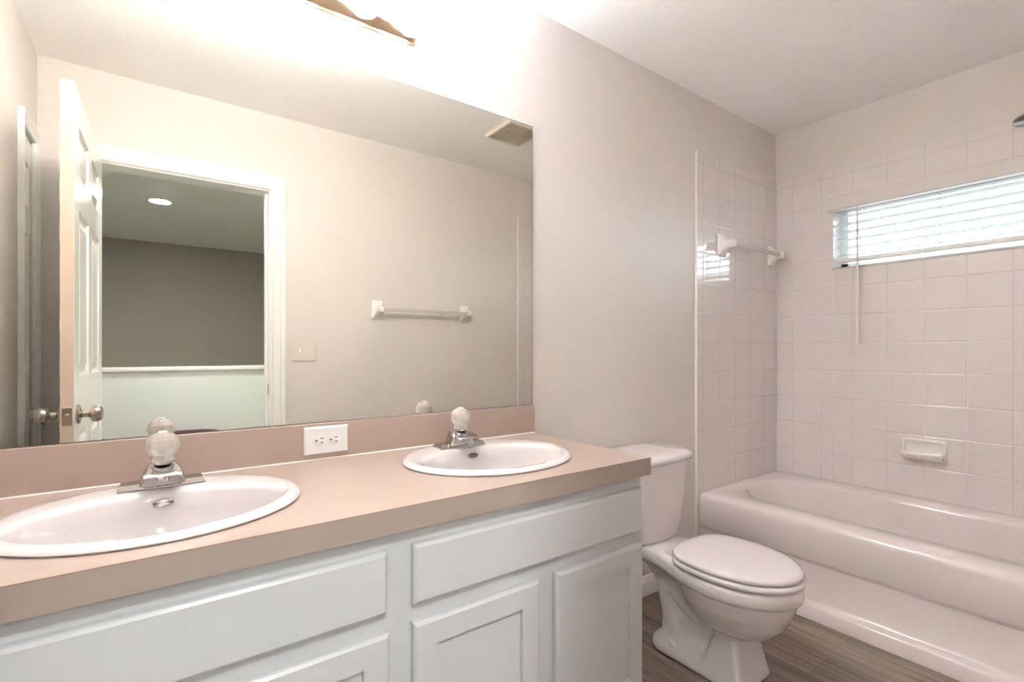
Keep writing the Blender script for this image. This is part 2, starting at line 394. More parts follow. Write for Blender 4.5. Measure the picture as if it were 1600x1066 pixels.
# ------------------------------------------------------------ window and blind
w1 = struct(obj('window_1', B((XR + 0.105, XR + 0.148, WY0, WY0 + 0.035, WZ0, WZ1), (XR + 0.105, XR + 0.148, WY1 - 0.035, WY1, WZ0, WZ1),
                            (XR + 0.105, XR + 0.148, WY0, WY1, WZ0, WZ0 + 0.035), (XR + 0.105, XR + 0.148, WY0, WY1, WZ1 - 0.03, WZ1)), M['vinyl'], bevel=0.002))
obj('window_pane', B((XR + 0.124, XR + 0.128, WY0 + 0.03, WY1 - 0.03, WZ0 + 0.03, WZ1 - 0.025)), M['pane'], w1)
obj('window_sill', B((XR - 0.002, XR + 0.106, WY0 + 0.001, WY1 - 0.001, WZ0, WZ0 + 0.003), (XR - 0.004, XR + 0.001, WY0 - 0.004, WY1 + 0.006, WZ0 - 0.008, WZ0 + 0.003)), M['sill'], w1, bevel=0.001)
bl = thing('window_blind', (XR + 0.04, 0.70, 1.90), 'white two inch slat blind with a beige valance in the shower window', 'blind')
obj('valance', loft([[(XR - 0.001, y, 1.905), (XR - 0.062, y, 1.900), (XR - 0.066, y, 1.905), (XR - 0.066, y, 1.966), (XR - 0.060, y, 1.973), (XR - 0.001, y, 1.973)] for y in (0.235, 1.158)]), M['valance'], bl)
bm = bmesh.new()
for k in range(6):
    z = 1.882 - 0.0432 * k
    sec = [(-0.025, -0.0012), (-0.012, 0.0006), (0, 0.0012), (0.012, 0.0006), (0.025, -0.0012), (0.025, 0.0013), (0.012, 0.0031), (0, 0.0037), (-0.012, 0.0031), (-0.025, 0.0013)]
    loft([[(XR + 0.043 + a, y, z + b - 0.09 * a) for a, b in sec] for y in (WY0 + 0.010, WY1 - 0.010)], bm)
obj('slat_panel', bm, M['blind'], bl)
obj('bottom_rail', B((XR + 0.018, XR + 0.068, WY0 + 0.010, WY1 - 0.010, 1.630, 1.650)), M['rail'], bl, bevel=0.003)
for y in (WY0 + 0.12, (WY0 + WY1) / 2, WY1 - 0.12):
    for dx in (-0.0262, 0.0262):
        obj('ladder_cord', tube([(XR + 0.043 + dx, y, 1.64), (XR + 0.043 + dx, y, 1.905)], 0.0010, 6), M['blind'], bl)
obj('tilt_wand', tube([(XR - 0.045, 1.020, 1.902), (XR - 0.040, 1.020, 1.88), (XR - 0.034, 1.021, 1.178)], [0.004, 0.0058, 0.0058], 8), M['ceramic'], bl)
obj('head_rail', B((XR + 0.012, XR + 0.072, WY0 + 0.008, WY1 - 0.008, 1.905, 1.945)), M['blind'], bl, bevel=0.002)

# ------------------------------------------------------------ vanity cabinet
FY = 0.933; CX1 = 1.140; CZ = 0.792
vc = thing('vanity_cabinet', (0.36, 1.19, FZ), 'long white bathroom vanity with shaker doors under the peach counter', 'cabinet')
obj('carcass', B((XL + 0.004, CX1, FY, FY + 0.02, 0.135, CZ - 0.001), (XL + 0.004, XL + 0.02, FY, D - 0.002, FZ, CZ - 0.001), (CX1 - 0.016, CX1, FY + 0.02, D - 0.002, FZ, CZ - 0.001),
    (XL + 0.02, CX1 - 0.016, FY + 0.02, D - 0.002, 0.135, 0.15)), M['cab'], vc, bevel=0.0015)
obj('toe_kick', B((XL + 0.02, CX1 - 0.016, FY + 0.07, FY + 0.085, FZ, 0.135)), M['cab'], vc)
cprof = [(0.052, 0.0), (0.056, 0.006), (0.058, 0.007)]
TH = 0.019
def cab_door(x0, x1, z0, z1):
    W, Hh = x1 - x0, z1 - z0
    # a bevelled outer edge and a recessed flat panel
    bm = bmesh.new()
    def ring(ins, d): return [(x0 + ins, FY - TH + d, z0 + ins), (x1 - ins, FY - TH + d, z0 + ins), (x1 - ins, FY - TH + d, z1 - ins), (x0 + ins, FY - TH + d, z1 - ins)]
    rings = [ring(0, TH), ring(0, 0.007), ring(0.002, 0.004), ring(0.007, 0.0), ring(0.053, 0.0), ring(0.0545, 0.010)]
    loft(rings, bm, True, True)
    return obj('cabinet_door', bm, M['cab'], vc)
def drawer_front(x0, x1, z0, z1):
    bm = bmesh.new()
    def ring(ins, d): return [(x0 + ins, FY - TH + d, z0 + ins), (x1 - ins, FY - TH + d, z0 + ins), (x1 - ins, FY - TH + d, z1 - ins), (x0 + ins, FY - TH + d, z1 - ins)]
    loft([ring(0, TH), ring(0, 0.007), ring(0.002, 0.004), ring(0.007, 0.0)], bm, True, True)
    return obj('drawer_front', bm, M['cab'], vc)
drawer_front(0.424, 1.128, 0.634, 0.756); drawer_front(-0.345, 0.369, 0.634, 0.756)
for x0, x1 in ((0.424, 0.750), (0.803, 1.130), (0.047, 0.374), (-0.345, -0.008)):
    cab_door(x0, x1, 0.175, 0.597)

# ------------------------------------------------------------ countertop
CT = 0.841; YF = 0.9076; CXE = 1.154
SK = ((0.012, 1.168), (0.782, 1.186)); SA, SB = 0.250, 0.214     # sink centres, outer half axes
ct = thing('countertop', (0.37, 1.18, CZ), 'peach laminate countertop with two round cut sinks on the white vanity', 'countertop')
def counter_top_bm():
    bm = bmesh.new(); n = 48; edges = []
    outer = [bm.verts.new(p) for p in ((XL + 0.003, YF + 0.0014, CT), (CXE - 0.0014, YF + 0.0014, CT), (CXE - 0.0014, D - 0.001, CT), (XL + 0.003, D - 0.001, CT))]
    for i in range(4): edges.append(bm.edges.new((outer[i], outer[(i + 1) % 4])))
    for cx, cy in SK:
        vv = [bm.verts.new((cx + (SA - 0.012) * math.cos(2 * PI * k / n), cy + (SB - 0.012) * math.sin(2 * PI * k / n), CT)) for k in range(n)]
        for i in range(n): edges.append(bm.edges.new((vv[i], vv[(i + 1) % n])))
    bmesh.ops.triangle_fill(bm, use_beauty=True, use_dissolve=False, edges=edges)
    bad = [f for f in bm.faces if any(((f.calc_center_median().x - cx) / (SA - 0.0121)) ** 2 + ((f.calc_center_median().y - cy) / (SB - 0.0121)) ** 2 < 0.98 for cx, cy in SK)]
    if bad: bmesh.ops.delete(bm, geom=bad, context='FACES_ONLY')
    r = bmesh.ops.extrude_face_region(bm, geom=list(bm.faces))
    bmesh.ops.translate(bm, verts=[v for v in r['geom'] if isinstance(v, bmesh.types.BMVert)], vec=(0, 0, -0.018))
    return bm
obj('top_slab', counter_top_bm(), M['lam'], ct)
obj('edge_band', B((XL + 0.003, CXE, YF, YF + 0.018, CZ, CT - 0.0185), (CXE - 0.018, CXE, YF + 0.018, D - 0.001, CZ, CT - 0.0185), (XL + 0.003, CXE, YF, YF + 0.0012, CT - 0.0185, CT - 0.0013), (CXE - 0.0012, CXE, YF + 0.0012, D - 0.001, CT - 0.0185, CT - 0.0013)), M['lam_edge'], ct)
obj('edge_seam', B((XL + 0.003, CXE, YF, YF + 0.0012, CT - 0.0012, CT - 0.0002), (CXE - 0.0012, CXE, YF + 0.0012, D - 0.02, CT - 0.0012, CT - 0.0002)), M['seam'], ct)
obj('backsplash', B((XL + 0.003, CXE, D - 0.019, D - 0.0005, CT, 0.9425)), M['lam_lit'], ct, bevel=0.0012)
obj('caulk_bead', tube([(XL + 0.003, D - 0.020, CT + 0.001), (CXE - 0.001, D - 0.020, CT + 0.001)], 0.0025, 8), M['caulk'], ct)

# ------------------------------------------------------------ sinks and faucets
def sink(cx, cy, label):
    t = thing('sink', (cx, cy, CT), label, 'sink', 'drop-in oval sinks')
    n = 64
    def ell(a, b, z, dy=0.0): return [(cx + a * math.cos(2 * PI * k / n), cy + dy + b * math.sin(2 * PI * k / n), z) for k in range(n)]
    z = CT
    rings = [ell(SA - 0.018, SB - 0.018, z - 0.06), ell(SA - 0.016, SB - 0.016, z - 0.001), ell(SA - 0.002, SB - 0.002, z + 0.0008), ell(SA, SB, z + 0.004), ell(SA - 0.003, SB - 0.003, z + 0.009), ell(SA - 0.012, SB - 0.012, z + 0.0125), ell(SA - 0.024, SB - 0.023, z + 0.0125),
             ell(SA - 0.028, SB - 0.050, z + 0.0115, -0.026), ell(SA - 0.033, SB - 0.064, z + 0.0085, -0.038), ell(SA - 0.038, SB - 0.069, z + 0.0005, -0.041), ell(SA - 0.046, SB - 0.075, z - 0.03, -0.042),
             ell(SA - 0.062, SB - 0.086, z - 0.075, -0.042), ell(SA - 0.10, SB - 0.112, z - 0.115, -0.040), ell(SA - 0.16, SB - 0.150, z - 0.14, -0.036), ell(0.022, 0.022, z - 0.147, -0.03)]
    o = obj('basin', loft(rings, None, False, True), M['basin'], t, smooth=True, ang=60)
    obj('drain', lathe([(0.0, 0), (0.022, 0), (0.022, 0.002), (0.017, 0.003), (0.012, 0.001), (0, 0.001)], (cx, cy - 0.03, z - 0.1465), 'z', 24), M['chrome'], t, smooth=True)
    # overflow slot on the rear wall of the bowl
    yo = cy - 0.0415 + (SB - 0.0735); zo = z - 0.012
    bm = lathe([(0.0, 0), (0.017, 0.0), (0.018, 0.0015), (0.015, 0.003), (0.0, 0.003)], (0, 0, 0), 'z', 28)
    for v in bm.verts: v.co.y *= 0.42
    bmesh.ops.rotate(bm, verts=bm.verts, cent=(0, 0, 0), matrix=Matrix.Rotation(math.radians(72), 3, 'X'))
    bmesh.ops.translate(bm, verts=bm.verts, vec=(cx + 0.005, yo - 0.002, zo))
    obj('overflow_ring', bm, M['bronze'], t, smooth=True)
    return t
s1 = sink(*SK[0], 'oval white drop-in sink at the left end of the peach counter, farthest from the toilet')
s2 = sink(*SK[1], 'oval white sink beside the toilet end of the peach counter')

def faucet(cx, cy, label):
    z = CT + 0.0115
    t = thing('faucet', (cx, cy, z), label, 'faucet', 'chrome faucets with clear knobs')
    # base plate with chamfered wings
    obj('base_plate', loft([[(cx - a, cy - b, z + h), (cx + a, cy - b, z + h), (cx + a, cy + b, z + h), (cx - a, cy + b, z + h)] for a, b, h in ((0.078, 0.026, 0), (0.078, 0.026, 0.004), (0.072, 0.020, 0.013))]), M['chrome'], t)
    # wedge body: wide foot, shoulders sloping to the neck
    secs = [(0.047, -0.0245, 0.024, 0.004), (0.042, -0.0245, 0.024, 0.012), (0.037, -0.0245, 0.024, 0.024), (0.0345, -0.0245, 0.023, 0.034), (0.027, -0.014, 0.021, 0.046), (0.021, -0.010, 0.018, 0.051)]
    obj('body', loft([rrect(cx - a, cx + a, cy + y0, cy + y1, 0.008, z + h, 3) for a, y0, y1, h in secs]), M['chrome'], t, smooth=True, ang=25)
    # spout: broad flat-topped lip reaching over the bowl, hollow below
    rings = []
    for dy, a, lo, hi in ((-0.008, 0.0255, 0.030, 0.0495), (-0.028, 0.031, 0.030, 0.0440), (-0.046, 0.0345, 0.029, 0.0390), (-0.056, 0.0345, 0.028, 0.0355), (-0.060, 0.0325, 0.028, 0.0325)):
        k = 7; pts = [(cx - a, cy + dy, z + lo), (cx - a, cy + dy, z + hi - 0.0025), (cx - a * 0.80, cy + dy, z + hi), (cx + a * 0.80, cy + dy, z + hi), (cx + a, cy + dy, z + hi - 0.0025), (cx + a, cy + dy, z + lo)]
        pts += [(cx + a * 0.86 * math.cos(PI * i / k), cy + dy, z + lo + 0.35 * (hi - lo) * math.sin(PI * i / k)) for i in range(1, k)]
        rings.append(pts)
    obj('spout', loft(rings), M['chrome'], t, bevel=0.002)
    obj('aerator', lathe([(0, 0), (0.010, 0), (0.011, 0.010), (0.0, 0.010)], (cx, cy - 0.044, z + 0.021), 'z', 20), M['chrome'], t, smooth=True)
    kz = z - 0.0055; ky = cy - 0.006
    obj('stem', lathe([(0.0, 0.054), (0.017, 0.054), (0.017, 0.058), (0.008, 0.060), (0.0075, 0.080), (0, 0.082)], (cx, ky, kz), 'z', 20), M['chrome'], t, smooth=True)
    fl = lambda a: 1.0 + 0.06 * abs(math.cos(4 * a)) - 0.03
    obj('knob', lathe([(0.0, 0.0595), (0.0205, 0.0595), (0.0225, 0.062), (0.0215, 0.075), (0.0250, 0.079), (0.0300, 0.088), (0.0310, 0.096), (0.0285, 0.107), (0.0215, 0.117), (0.011, 0.122), (0.0, 0.123)], (cx, ky, kz), 'z', 48, facet=fl), M['acrylic'], t, smooth=True, ang=20)
    obj('screw_cap', lathe([(0.0, 0.1232), (0.009, 0.1232), (0.008, 0.125), (0, 0.1255)], (cx, ky, kz), 'z', 20), M['plastic'], t, smooth=True)
    return t
f1 = faucet(0.0165, 1.324, 'chrome faucet with a clear round knob behind the left sink')
f2 = dup(f1, (0.768, 1.332, CT + 0.0115), 'chrome faucet with a clear round knob behind the sink near the toilet')

# ------------------------------------------------------------ mirror
mr = thing('wall_mirror', (0.37, D, 0.9440), 'large frameless mirror above the peach backsplash', 'mirror')
obj('mirror_backing', B((XL + 0.004, 1.155, D - 0.0055, D - 0.0005, 0.9445, 1.992)), M['mirror_edge'], mr)
bm = bmesh.new()
bm.faces.new([bm.verts.new(p) for p in ((XL + 0.0045, D - 0.0060, 0.945), (1.1525, D - 0.0060, 0.945), (1.1525, D - 0.0060, 1.9895), (XL + 0.0045, D - 0.0060, 1.9895))])
r = bmesh.ops.extrude_face_region(bm, geom=list(bm.faces)); bmesh.ops.translate(bm, verts=[v for v in r['geom'] if isinstance(v, bmesh.types.BMVert)], vec=(0, 0.0004, 0))
obj('mirror_glass', bm, M['mirror'], mr)

# ------------------------------------------------------------ vanity light
LX0, LX1 = 0.02, 0.675
vl = thing('vanity_light', (0.348, D, 2.12), 'rose brass bar light with glowing glass shades above the mirror', 'light fixture')
pr = [(0.0, 2.114), (-0.008, 2.114), (-0.010, 2.117), (-0.011, 2.124), (-0.032, 2.146), (-0.033, 2.150), (-0.033, 2.210), (-0.028, 2.220), (-0.011, 2.236), (-0.008, 2.245), (0.0, 2.245)]
rings = []
for k, (x, sc) in enumerate(((LX0, 0.15), (LX0 + 0.008, 0.7), (LX0 + 0.025, 1.0), (LX1 - 0.025, 1.0), (LX1 - 0.008, 0.7), (LX1, 0.15))):
    rings.append([(x, D - 0.0005 + dy * (0.6 + 0.4 * sc), 2.1815 + (z - 2.1815) * (0.90 + 0.10 * sc)) for dy, z in pr])
obj('back_plate', loft(rings), M['brass'], vl, smooth=True, ang=20)
for x in (0.058, 0.201, 0.344, 0.487, 0.630):
    yc = D - 0.078
    sh = obj('glass_shade', lathe([(0.0, 2.108), (0.018, 2.109), (0.032, 2.114), (0.040, 2.124), (0.043, 2.140), (0.043, 2.225), (0.0415, 2.232), (0.0395, 2.230), (0.0395, 2.205), (0.0, 2.203)], (x, yc, 0), 'z', 24), M['shade'], vl, smooth=True)
    obj('bulb', lathe([(0.0, 2.203), (0.026, 2.203), (0.029, 2.212), (0.026, 2.222), (0.014, 2.229), (0.0, 2.231)], (x, yc, 0), 'z', 16), M['bulb'], sh, smooth=True)
    obj('shade_holder', tube([(x, D - 0.031, 2.19), (x, D - 0.034, 2.19), (x, D - 0.036, 2.19)], 0.016, 12), M['brass'], vl)

# ------------------------------------------------------------ outlet and switch
ox, oz, oy = 0.3965, 0.8955, D - 0.019
ol = thing('outlet', (ox, oy, oz), 'white horizontal double power outlet on the peach backsplash', 'outlet')
obj('cover_plate', loft([[(ox - a, oy - d, oz - b), (ox + a, oy - d, oz - b), (ox + a, oy - d, oz + b), (ox - a, oy - d, oz + b)] for a, b, d in ((0.0605, 0.0385, 0), (0.0605, 0.0385, 0.002), (0.057, 0.035, 0.006))]), M['plastic'], ol)
for sx in (-1, 1):
    cxx = ox + sx * 0.0195
    rc = obj('receptacle', lathe([(0.0, -0.006), (0.0160, -0.006), (0.0160, -0.0072), (0.0150, -0.0076), (0, -0.0076)], (cxx, oy, oz), 'y', 28), M['plastic'], ol, smooth=True)
    bm = B((cxx + 0.0015, cxx + 0.0105, oy - 0.0080, oy - 0.0074, oz + 0.0050, oz + 0.0072), (cxx + 0.0025, cxx + 0.0095, oy - 0.0080, oy - 0.0074, oz - 0.0072, oz - 0.0050))
    lathe([(0.0, -0.0080), (0.0026, -0.0080), (0.0026, -0.0074), (0, -0.0074)], (cxx - 0.0090, oy, oz), 'y', 14, bm)
    obj('socket_slot', bm, M['dark'], rc)
obj('plate_screw', lathe([(0.0, -0.006), (0.0025, -0.006), (0.002, -0.0072), (0, -0.0074)], (ox, oy, oz), 'y', 14), M['plastic'], ol)
sx0, sz0 = 0.692, 1.149
sw = thing('light_switch', (sx0, YB, sz0), 'almond double toggle switch plate beside the doorway, seen in the mirror', 'switch')
obj('cover_plate', loft([[(sx0 - a, YB + d, sz0 - b), (sx0 + a, YB + d, sz0 - b), (sx0 + a, YB + d, sz0 + b), (sx0 - a, YB + d, sz0 + b)] for a, b, d in ((0.064, 0.064, 0), (0.064, 0.064, 0.002), (0.059, 0.059, 0.006))]), M['almond'], sw)
for k, s in enumerate((-1, 1)):
    x = sx0 + s * 0.023
    obj('toggle', loft([[(x - 0.005, YB + 0.006, sz0 - 0.012), (x + 0.005, YB + 0.006, sz0 - 0.012), (x + 0.005, YB + 0.006, sz0 + 0.012), (x - 0.005, YB + 0.006, sz0 + 0.012)],
        [(x - 0.004, YB + 0.018, sz0 + (0.004 if k else -0.011)), (x + 0.004, YB + 0.018, sz0 + (0.004 if k else -0.011)), (x + 0.004, YB + 0.018, sz0 + (0.011 if k else -0.004)), (x - 0.004, YB + 0.018, sz0 + (0.011 if k else -0.004))]]), M['plastic'], sw)

# ------------------------------------------------------------ towel bars
def towel_bar(x0, x1, y, s, z, label):
    t = thing('towel_bar', ((x0 + x1) / 2, y, z), label, 'towel bar', 'ceramic towel bars')
    for x in (x0, x1):
        rings = []
        for d, a, b in ((0.0, 0.036, 0.058), (0.006, 0.036, 0.058), (0.010, 0.034, 0.055), (0.022, 0.026, 0.036), (0.036, 0.021, 0.026), (0.050, 0.020, 0.022), (0.068, 0.020, 0.021), (0.078, 0.016, 0.017), (0.082, 0.008, 0.008)):
            rr = min(a, b) * (0.18 if d < 0.012 else 0.45 if d < 0.03 else 0.85)
            rings.append([(p[0], y + s * d, p[1]) for p in rrect(x - a, x + a, z - b, z + b, rr, 0, 5)])
        obj('post', loft(rings), M['ceramic'], t, smooth=True, ang=50)
    obj('rod', B((x0 + 0.012, x1 - 0.012, min(y + s * 0.048, y + s * 0.066), max(y + s * 0.048, y + s * 0.066), z - 0.010, z + 0.010)), M['bar'], t, bevel=0.002)
    return t
towel_bar(1.120, 1.742, YB, 1, 1.400, 'clear towel bar on white posts on the painted wall, seen in the mirror')
towel_bar(2.425, 2.945, D - 0.007, -1, 1.705, 'clear towel bar on white posts on the tiled wall above the tub')

# ------------------------------------------------------------ exhaust vent on the ceiling
vx0, vx1, vy0, vy1 = 1.602, 1.855, 0.436, 0.690
ev = thing('exhaust_vent', ((vx0 + vx1) / 2, (vy0 + vy1) / 2, H), 'beige louvred exhaust fan grille on the ceiling, seen in the mirror', 'vent')
fw = 0.018
bm = bmesh.new()
loft([[(vx0 + i, vy0 + i, H - h), (vx1 - i, vy0 + i, H - h), (vx1 - i, vy1 - i, H - h), (vx0 + i, vy1 - i, H - h)] for i, h in ((0, 0.0), (0, 0.008), (0.006, 0.018), (fw, 0.018), (fw, 0.004))], bm, False, False)
obj('frame', bm, M['vent'], ev)
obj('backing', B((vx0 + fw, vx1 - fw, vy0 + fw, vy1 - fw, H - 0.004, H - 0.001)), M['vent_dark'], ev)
bm = bmesh.new(); n = 9
for k in range(n):
    y = vy0 + fw + (vy1 - vy0 - 2 * fw) * (k + 0.5) / n
    loft([[(x, y - 0.008, H - 0.018), (x, y + 0.004, H - 0.0175), (x, y + 0.006, H - 0.015), (x, y - 0.006, H - 0.0155)] for x in (vx0 + fw, vx1 - fw)], bm)
obj('louver_panel', bm, M['louver'], ev)

# ------------------------------------------------------------ bathtub
XF = 2.226; TZ = 0.430; TY0, TY1 = YB + 0.0075, D - 0.0075; XB = XR - 0.0005
def tub_bm():
    bm = bmesh.new()
    # rim and basin as lofted rings sharing one point count
    def ring(x0, x1, y0, y1, r, z): return rrect(x0, x1, y0, y1, r, z, 12)
    R = [ring(XF + 0.010, XB, TY0, TY1, 0.002, TZ - 0.175), ring(XF + 0.004, XB, TY0, TY1, 0.003, TZ - 0.165), ring(XF, XB, TY0, TY1, 0.003, TZ - 0.155), ring(XF, XB, TY0, TY1, 0.003, TZ - 0.035), ring(XF + 0.003, XB, TY0, TY1, 0.006, TZ - 0.018), ring(XF + 0.010, XB, TY0, TY1, 0.008, TZ - 0.006), ring(XF + 0.024, XB, TY0, TY1, 0.008, TZ),
         ring(2.362, XR - 0.112, TY0 + 0.105, TY1 - 0.060, 0.24, TZ + 0.001), ring(2.370, XR - 0.120, TY0 + 0.112, TY1 - 0.068, 0.235, TZ - 0.004), ring(2.376, XR - 0.126, TY0 + 0.118, TY1 - 0.078, 0.23, TZ - 0.018), ring(2.395, XR - 0.142, TY0 + 0.13, TY1 - 0.14, 0.22, TZ - 0.15), ring(2.42, XR - 0.165, TY0 + 0.15, TY1 - 0.22, 0.20, TZ - 0.29), ring(2.46, XR - 0.20, TY0 + 0.19, TY1 - 0.30, 0.16, TZ - 0.335), ring(2.56, XR - 0.30, TY0 + 0.3, TY1 - 0.45, 0.08, TZ - 0.345)]
    loft(R, bm, False, True)
    # lower apron: recessed panel, kick that flares out to the floor
    pr = [(XF + 0.012, TZ - 0.165), (XF + 0.012, 0.110), (XF + 0.004, 0.100), (XF - 0.024, 0.095), (XF - 0.030, 0.088), (XF - 0.034, FZ + 0.001), (XF + 0.08, FZ + 0.001), (XF + 0.08, TZ - 0.165)]
    loft([[(x, y, z) for x, z in pr] for y in (TY0, TY1)], bm)
    return bm
tag(obj('bathtub', tub_bm(), M['tub'], None, smooth=True, ang=40), 'white alcove bathtub with a stepped apron under the tiled walls', 'bathtub')

# ------------------------------------------------------------ soap dish
sd_y, sd_z = 0.752, 0.668
sd = thing('soap_dish', (XR, sd_y, sd_z), 'white ceramic soap dish fixed to the tiles above the tub', 'soap dish')
bm = bmesh.new()
def sdr(d, a, b, dz, r): return [(XR - d, p[0], p[1]) for p in rrect(sd_y - a, sd_y + a, sd_z + dz - b, sd_z + dz + b, r, 0, 5)]
loft([sdr(-0.0005, 0.086, 0.052, 0, 0.012), sdr(0.008, 0.086, 0.052, 0, 0.012), sdr(0.013, 0.082, 0.048, 0, 0.012), sdr(0.014, 0.074, 0.040, 0.002, 0.012), sdr(0.006, 0.070, 0.034, 0.003, 0.012)], bm)
obj('dish_plate', bm, M['ceramic'], sd, smooth=True, ang=50)
# projecting tray with a raised lip
bm = bmesh.new(); rings = []
def tray(x_front, a, z): return [(XR - p[0], p[1], z) for p in rrect(0.004, x_front, sd_y - a, sd_y + a, min(0.02, x_front * 0.3), 0, 6)]
loft([tray(0.040, 0.062, sd_z - 0.046), tray(0.060, 0.074, sd_z - 0.040), tray(0.072, 0.080, sd_z - 0.022), tray(0.074, 0.081, sd_z - 0.012), tray(0.071, 0.079, sd_z - 0.009), tray(0.064, 0.072, sd_z - 0.012), tray(0.056, 0.066, sd_z - 0.026), tray(0.04, 0.05, sd_z - 0.028)], bm)
obj('tray', bm, M['ceramic'], sd, smooth=True, ang=60)

# ------------------------------------------------------------ shower head
shx = 2.55
sh = thing('shower_head', (shx, YB + 0.007, 2.12), 'dark nickel shower head high over the tub, at the right edge of the picture', 'shower head')
obj('flange', lathe([(0.0, 0), (0.030, 0.0), (0.028, 0.006), (0.012, 0.012), (0, 0.012)], (shx, YB + 0.0072, 2.12), 'y', 24), M['bronze'], sh, smooth=True)
obj('arm', tube(smoothpath([(shx, YB + 0.01, 2.12), (shx, 0.12, 2.125), (shx, 0.25, 2.105), (shx, 0.315, 2.065), (shx, 0.318, 2.045)]), 0.0105, 12), M['bronze'], sh, smooth=True)
obj('head', lathe([(0.0, 2.050), (0.016, 2.050), (0.018, 2.036), (0.022, 2.022), (0.034, 2.004), (0.052, 1.991), (0.060, 1.986), (0.061, 1.975), (0.058, 1.972), (0, 1.972)], (shx, 0.318, 0), 'z', 32), M['bronze'], sh, smooth=True, ang=50)

# ------------------------------------------------------------ toilet
tx = 1.607
tl = thing('toilet', (tx, 1.10, FZ), 'white two-piece toilet with closed lid between the vanity and the tub', 'toilet')
def egg(w, y0, y1, z, n=40, back=0.0, ex=0.0):
    """egg outline, y0 = front, y1 = rear; back squares off the rear end"""
    yc = y0 + (y1 - y0) * 0.56; pts = []
    for k in range(n):
        a = 2 * PI * k / n; c, s = math.cos(a), math.sin(a)
        if c < 0: x, y = w * s, yc + (yc - y0) * c                       # towards the front
        else:
            p = 2.0 + back * 2.2
            x = w * math.copysign(abs(s) ** (2 / p), s); y = yc + (y1 - yc) * abs(c) ** (2 / p)
        pts.append((tx + x, y, z))
    return pts
# bowl, trapway and foot grown together
bm = bmesh.new()
loft([egg(0.030, 0.87, 0.98, 0.190), egg(0.070, 0.825, 1.02, 0.200), egg(0.105, 0.785, 1.05, 0.222), egg(0.135, 0.752, 1.075, 0.258), egg(0.157, 0.728, 1.09, 0.305), egg(0.167, 0.716, 1.10, 0.345), egg(0.170, 0.712, 1.10, 0.375)], bm)
loft([rrect(tx - a, tx + a, y0, y1, r, z, 5) for a, y0, y1, r, z in ((0.104, 0.838, 0.990, 0.014, FZ + 0.002), (0.103, 0.838, 0.990, 0.014, FZ + 0.012), (0.096, 0.846, 0.985, 0.014, FZ + 0.05), (0.080, 0.868, 0.945, 0.012, 0.19), (0.072, 0.880, 0.93, 0.012, 0.235))], bm)
loft([rrect(tx - a, tx + a, y0, y1, r, z, 5) for a, y0, y1, r, z in ((0.102, 0.88, 1.215, 0.07, FZ + 0.002), (0.102, 0.88, 1.215, 0.07, FZ + 0.020), (0.096, 0.88, 1.212, 0.07, FZ + 0.034), (0.078, 0.88, 1.180, 0.05, FZ + 0.065), (0.064, 0.88, 1.180, 0.035, 0.14), (0.060, 0.88, 1.198, 0.035, 0.22), (0.062, 0.92, 1.212, 0.03, 0.28), (0.072, 0.94, 1.25, 0.04, 0.325), (0.098, 0.96, 1.37, 0.05, 0.365), (0.106, 0.97, 1.42, 0.04, 0.385))], bm)
for s in (-1, 1):
    tube(smoothpath([(tx + s * 0.030, 0.95, 0.225), (tx + s * 0.036, 1.035, 0.225), (tx + s * 0.036, 1.105, 0.275), (tx + s * 0.034, 1.145, 0.255), (tx + s * 0.032, 1.135, 0.185), (tx + s * 0.034, 1.110, 0.120), (tx + s * 0.036, 1.09, 0.06)], 5), 0.044, 14, bm)
bw = obj('bowl', bm, M['china'], tl, smooth=True, ang=180)
rm = bw.modifiers.new('grow', 'REMESH'); rm.mode = 'VOXEL'; rm.voxel_size = 0.0055; rm.use_smooth_shade = True
smo = bw.modifiers.new('smooth', 'SMOOTH'); smo.factor = 0.5; smo.iterations = 12
# rim and rear deck
def deck(off, z):
    """bowl rim running back into the narrow deck below the tank"""
    pts = []; n = 26
    for k in range(n + 1):
        a = PI / 2 + PI * k / n; c, s = math.cos(a), math.sin(a)       # front half, right side to left side
        pts.append((tx + (0.178 - off) * s, 0.925 + (0.925 - 0.700 - off) * c, z))
    for x, y in ((-0.172, 0.99), (-0.150, 1.06), (-0.122, 1.13), (-0.110, 1.20), (-0.108, 1.30), (-0.106, 1.415)): pts.append((tx + x + off, y, z))
    for x, y in ((0.106, 1.415), (0.108, 1.30), (0.110, 1.20), (0.122, 1.13), (0.150, 1.06), (0.172, 0.99)): pts.append((tx + x - off, y, z))
    return pts
obj('rim', loft([deck(0.012, 0.352), deck(0.003, 0.360), deck(0.0, 0.370), deck(0.0, 0.394), deck(0.004, 0.402), deck(0.014, 0.406)]), M['china'], tl, smooth=True, ang=50)
def sl(w, y0, y1, z): return egg(w, y0, y1, z, 48, 0.45)
obj('seat', loft([sl(0.170, 0.703, 1.090, 0.4085), sl(0.178, 0.696, 1.096, 0.412), sl(0.180, 0.694, 1.098, 0.420), sl(0.177, 0.697, 1.095, 0.4265), sl(0.165, 0.710, 1.085, 0.428)]), M['seat'], tl, smooth=True, ang=60)
obj('seat_lid', loft([sl(0.164, 0.712, 1.090, 0.4305), sl(0.172, 0.704, 1.096, 0.433), sl(0.174, 0.702, 1.098, 0.440), sl(0.171, 0.705, 1.095, 0.446), sl(0.160, 0.718, 1.085, 0.4500), sl(0.12, 0.77, 1.05, 0.4525), sl(0.05, 0.86, 0.98, 0.4535)]), M['seat'], tl, smooth=True, ang=60)
for s in (-1, 1):
    obj('hinge_cap', loft([rrect(tx + s * 0.078 - a, tx + s * 0.078 + a, 1.098, 1.098 + b, 0.006, z, 3) for a, b, z in ((0.018, 0.030, 0.405), (0.018, 0.030, 0.422), (0.014, 0.026, 0.428))]), M['seat'], tl, smooth=True, ang=50)
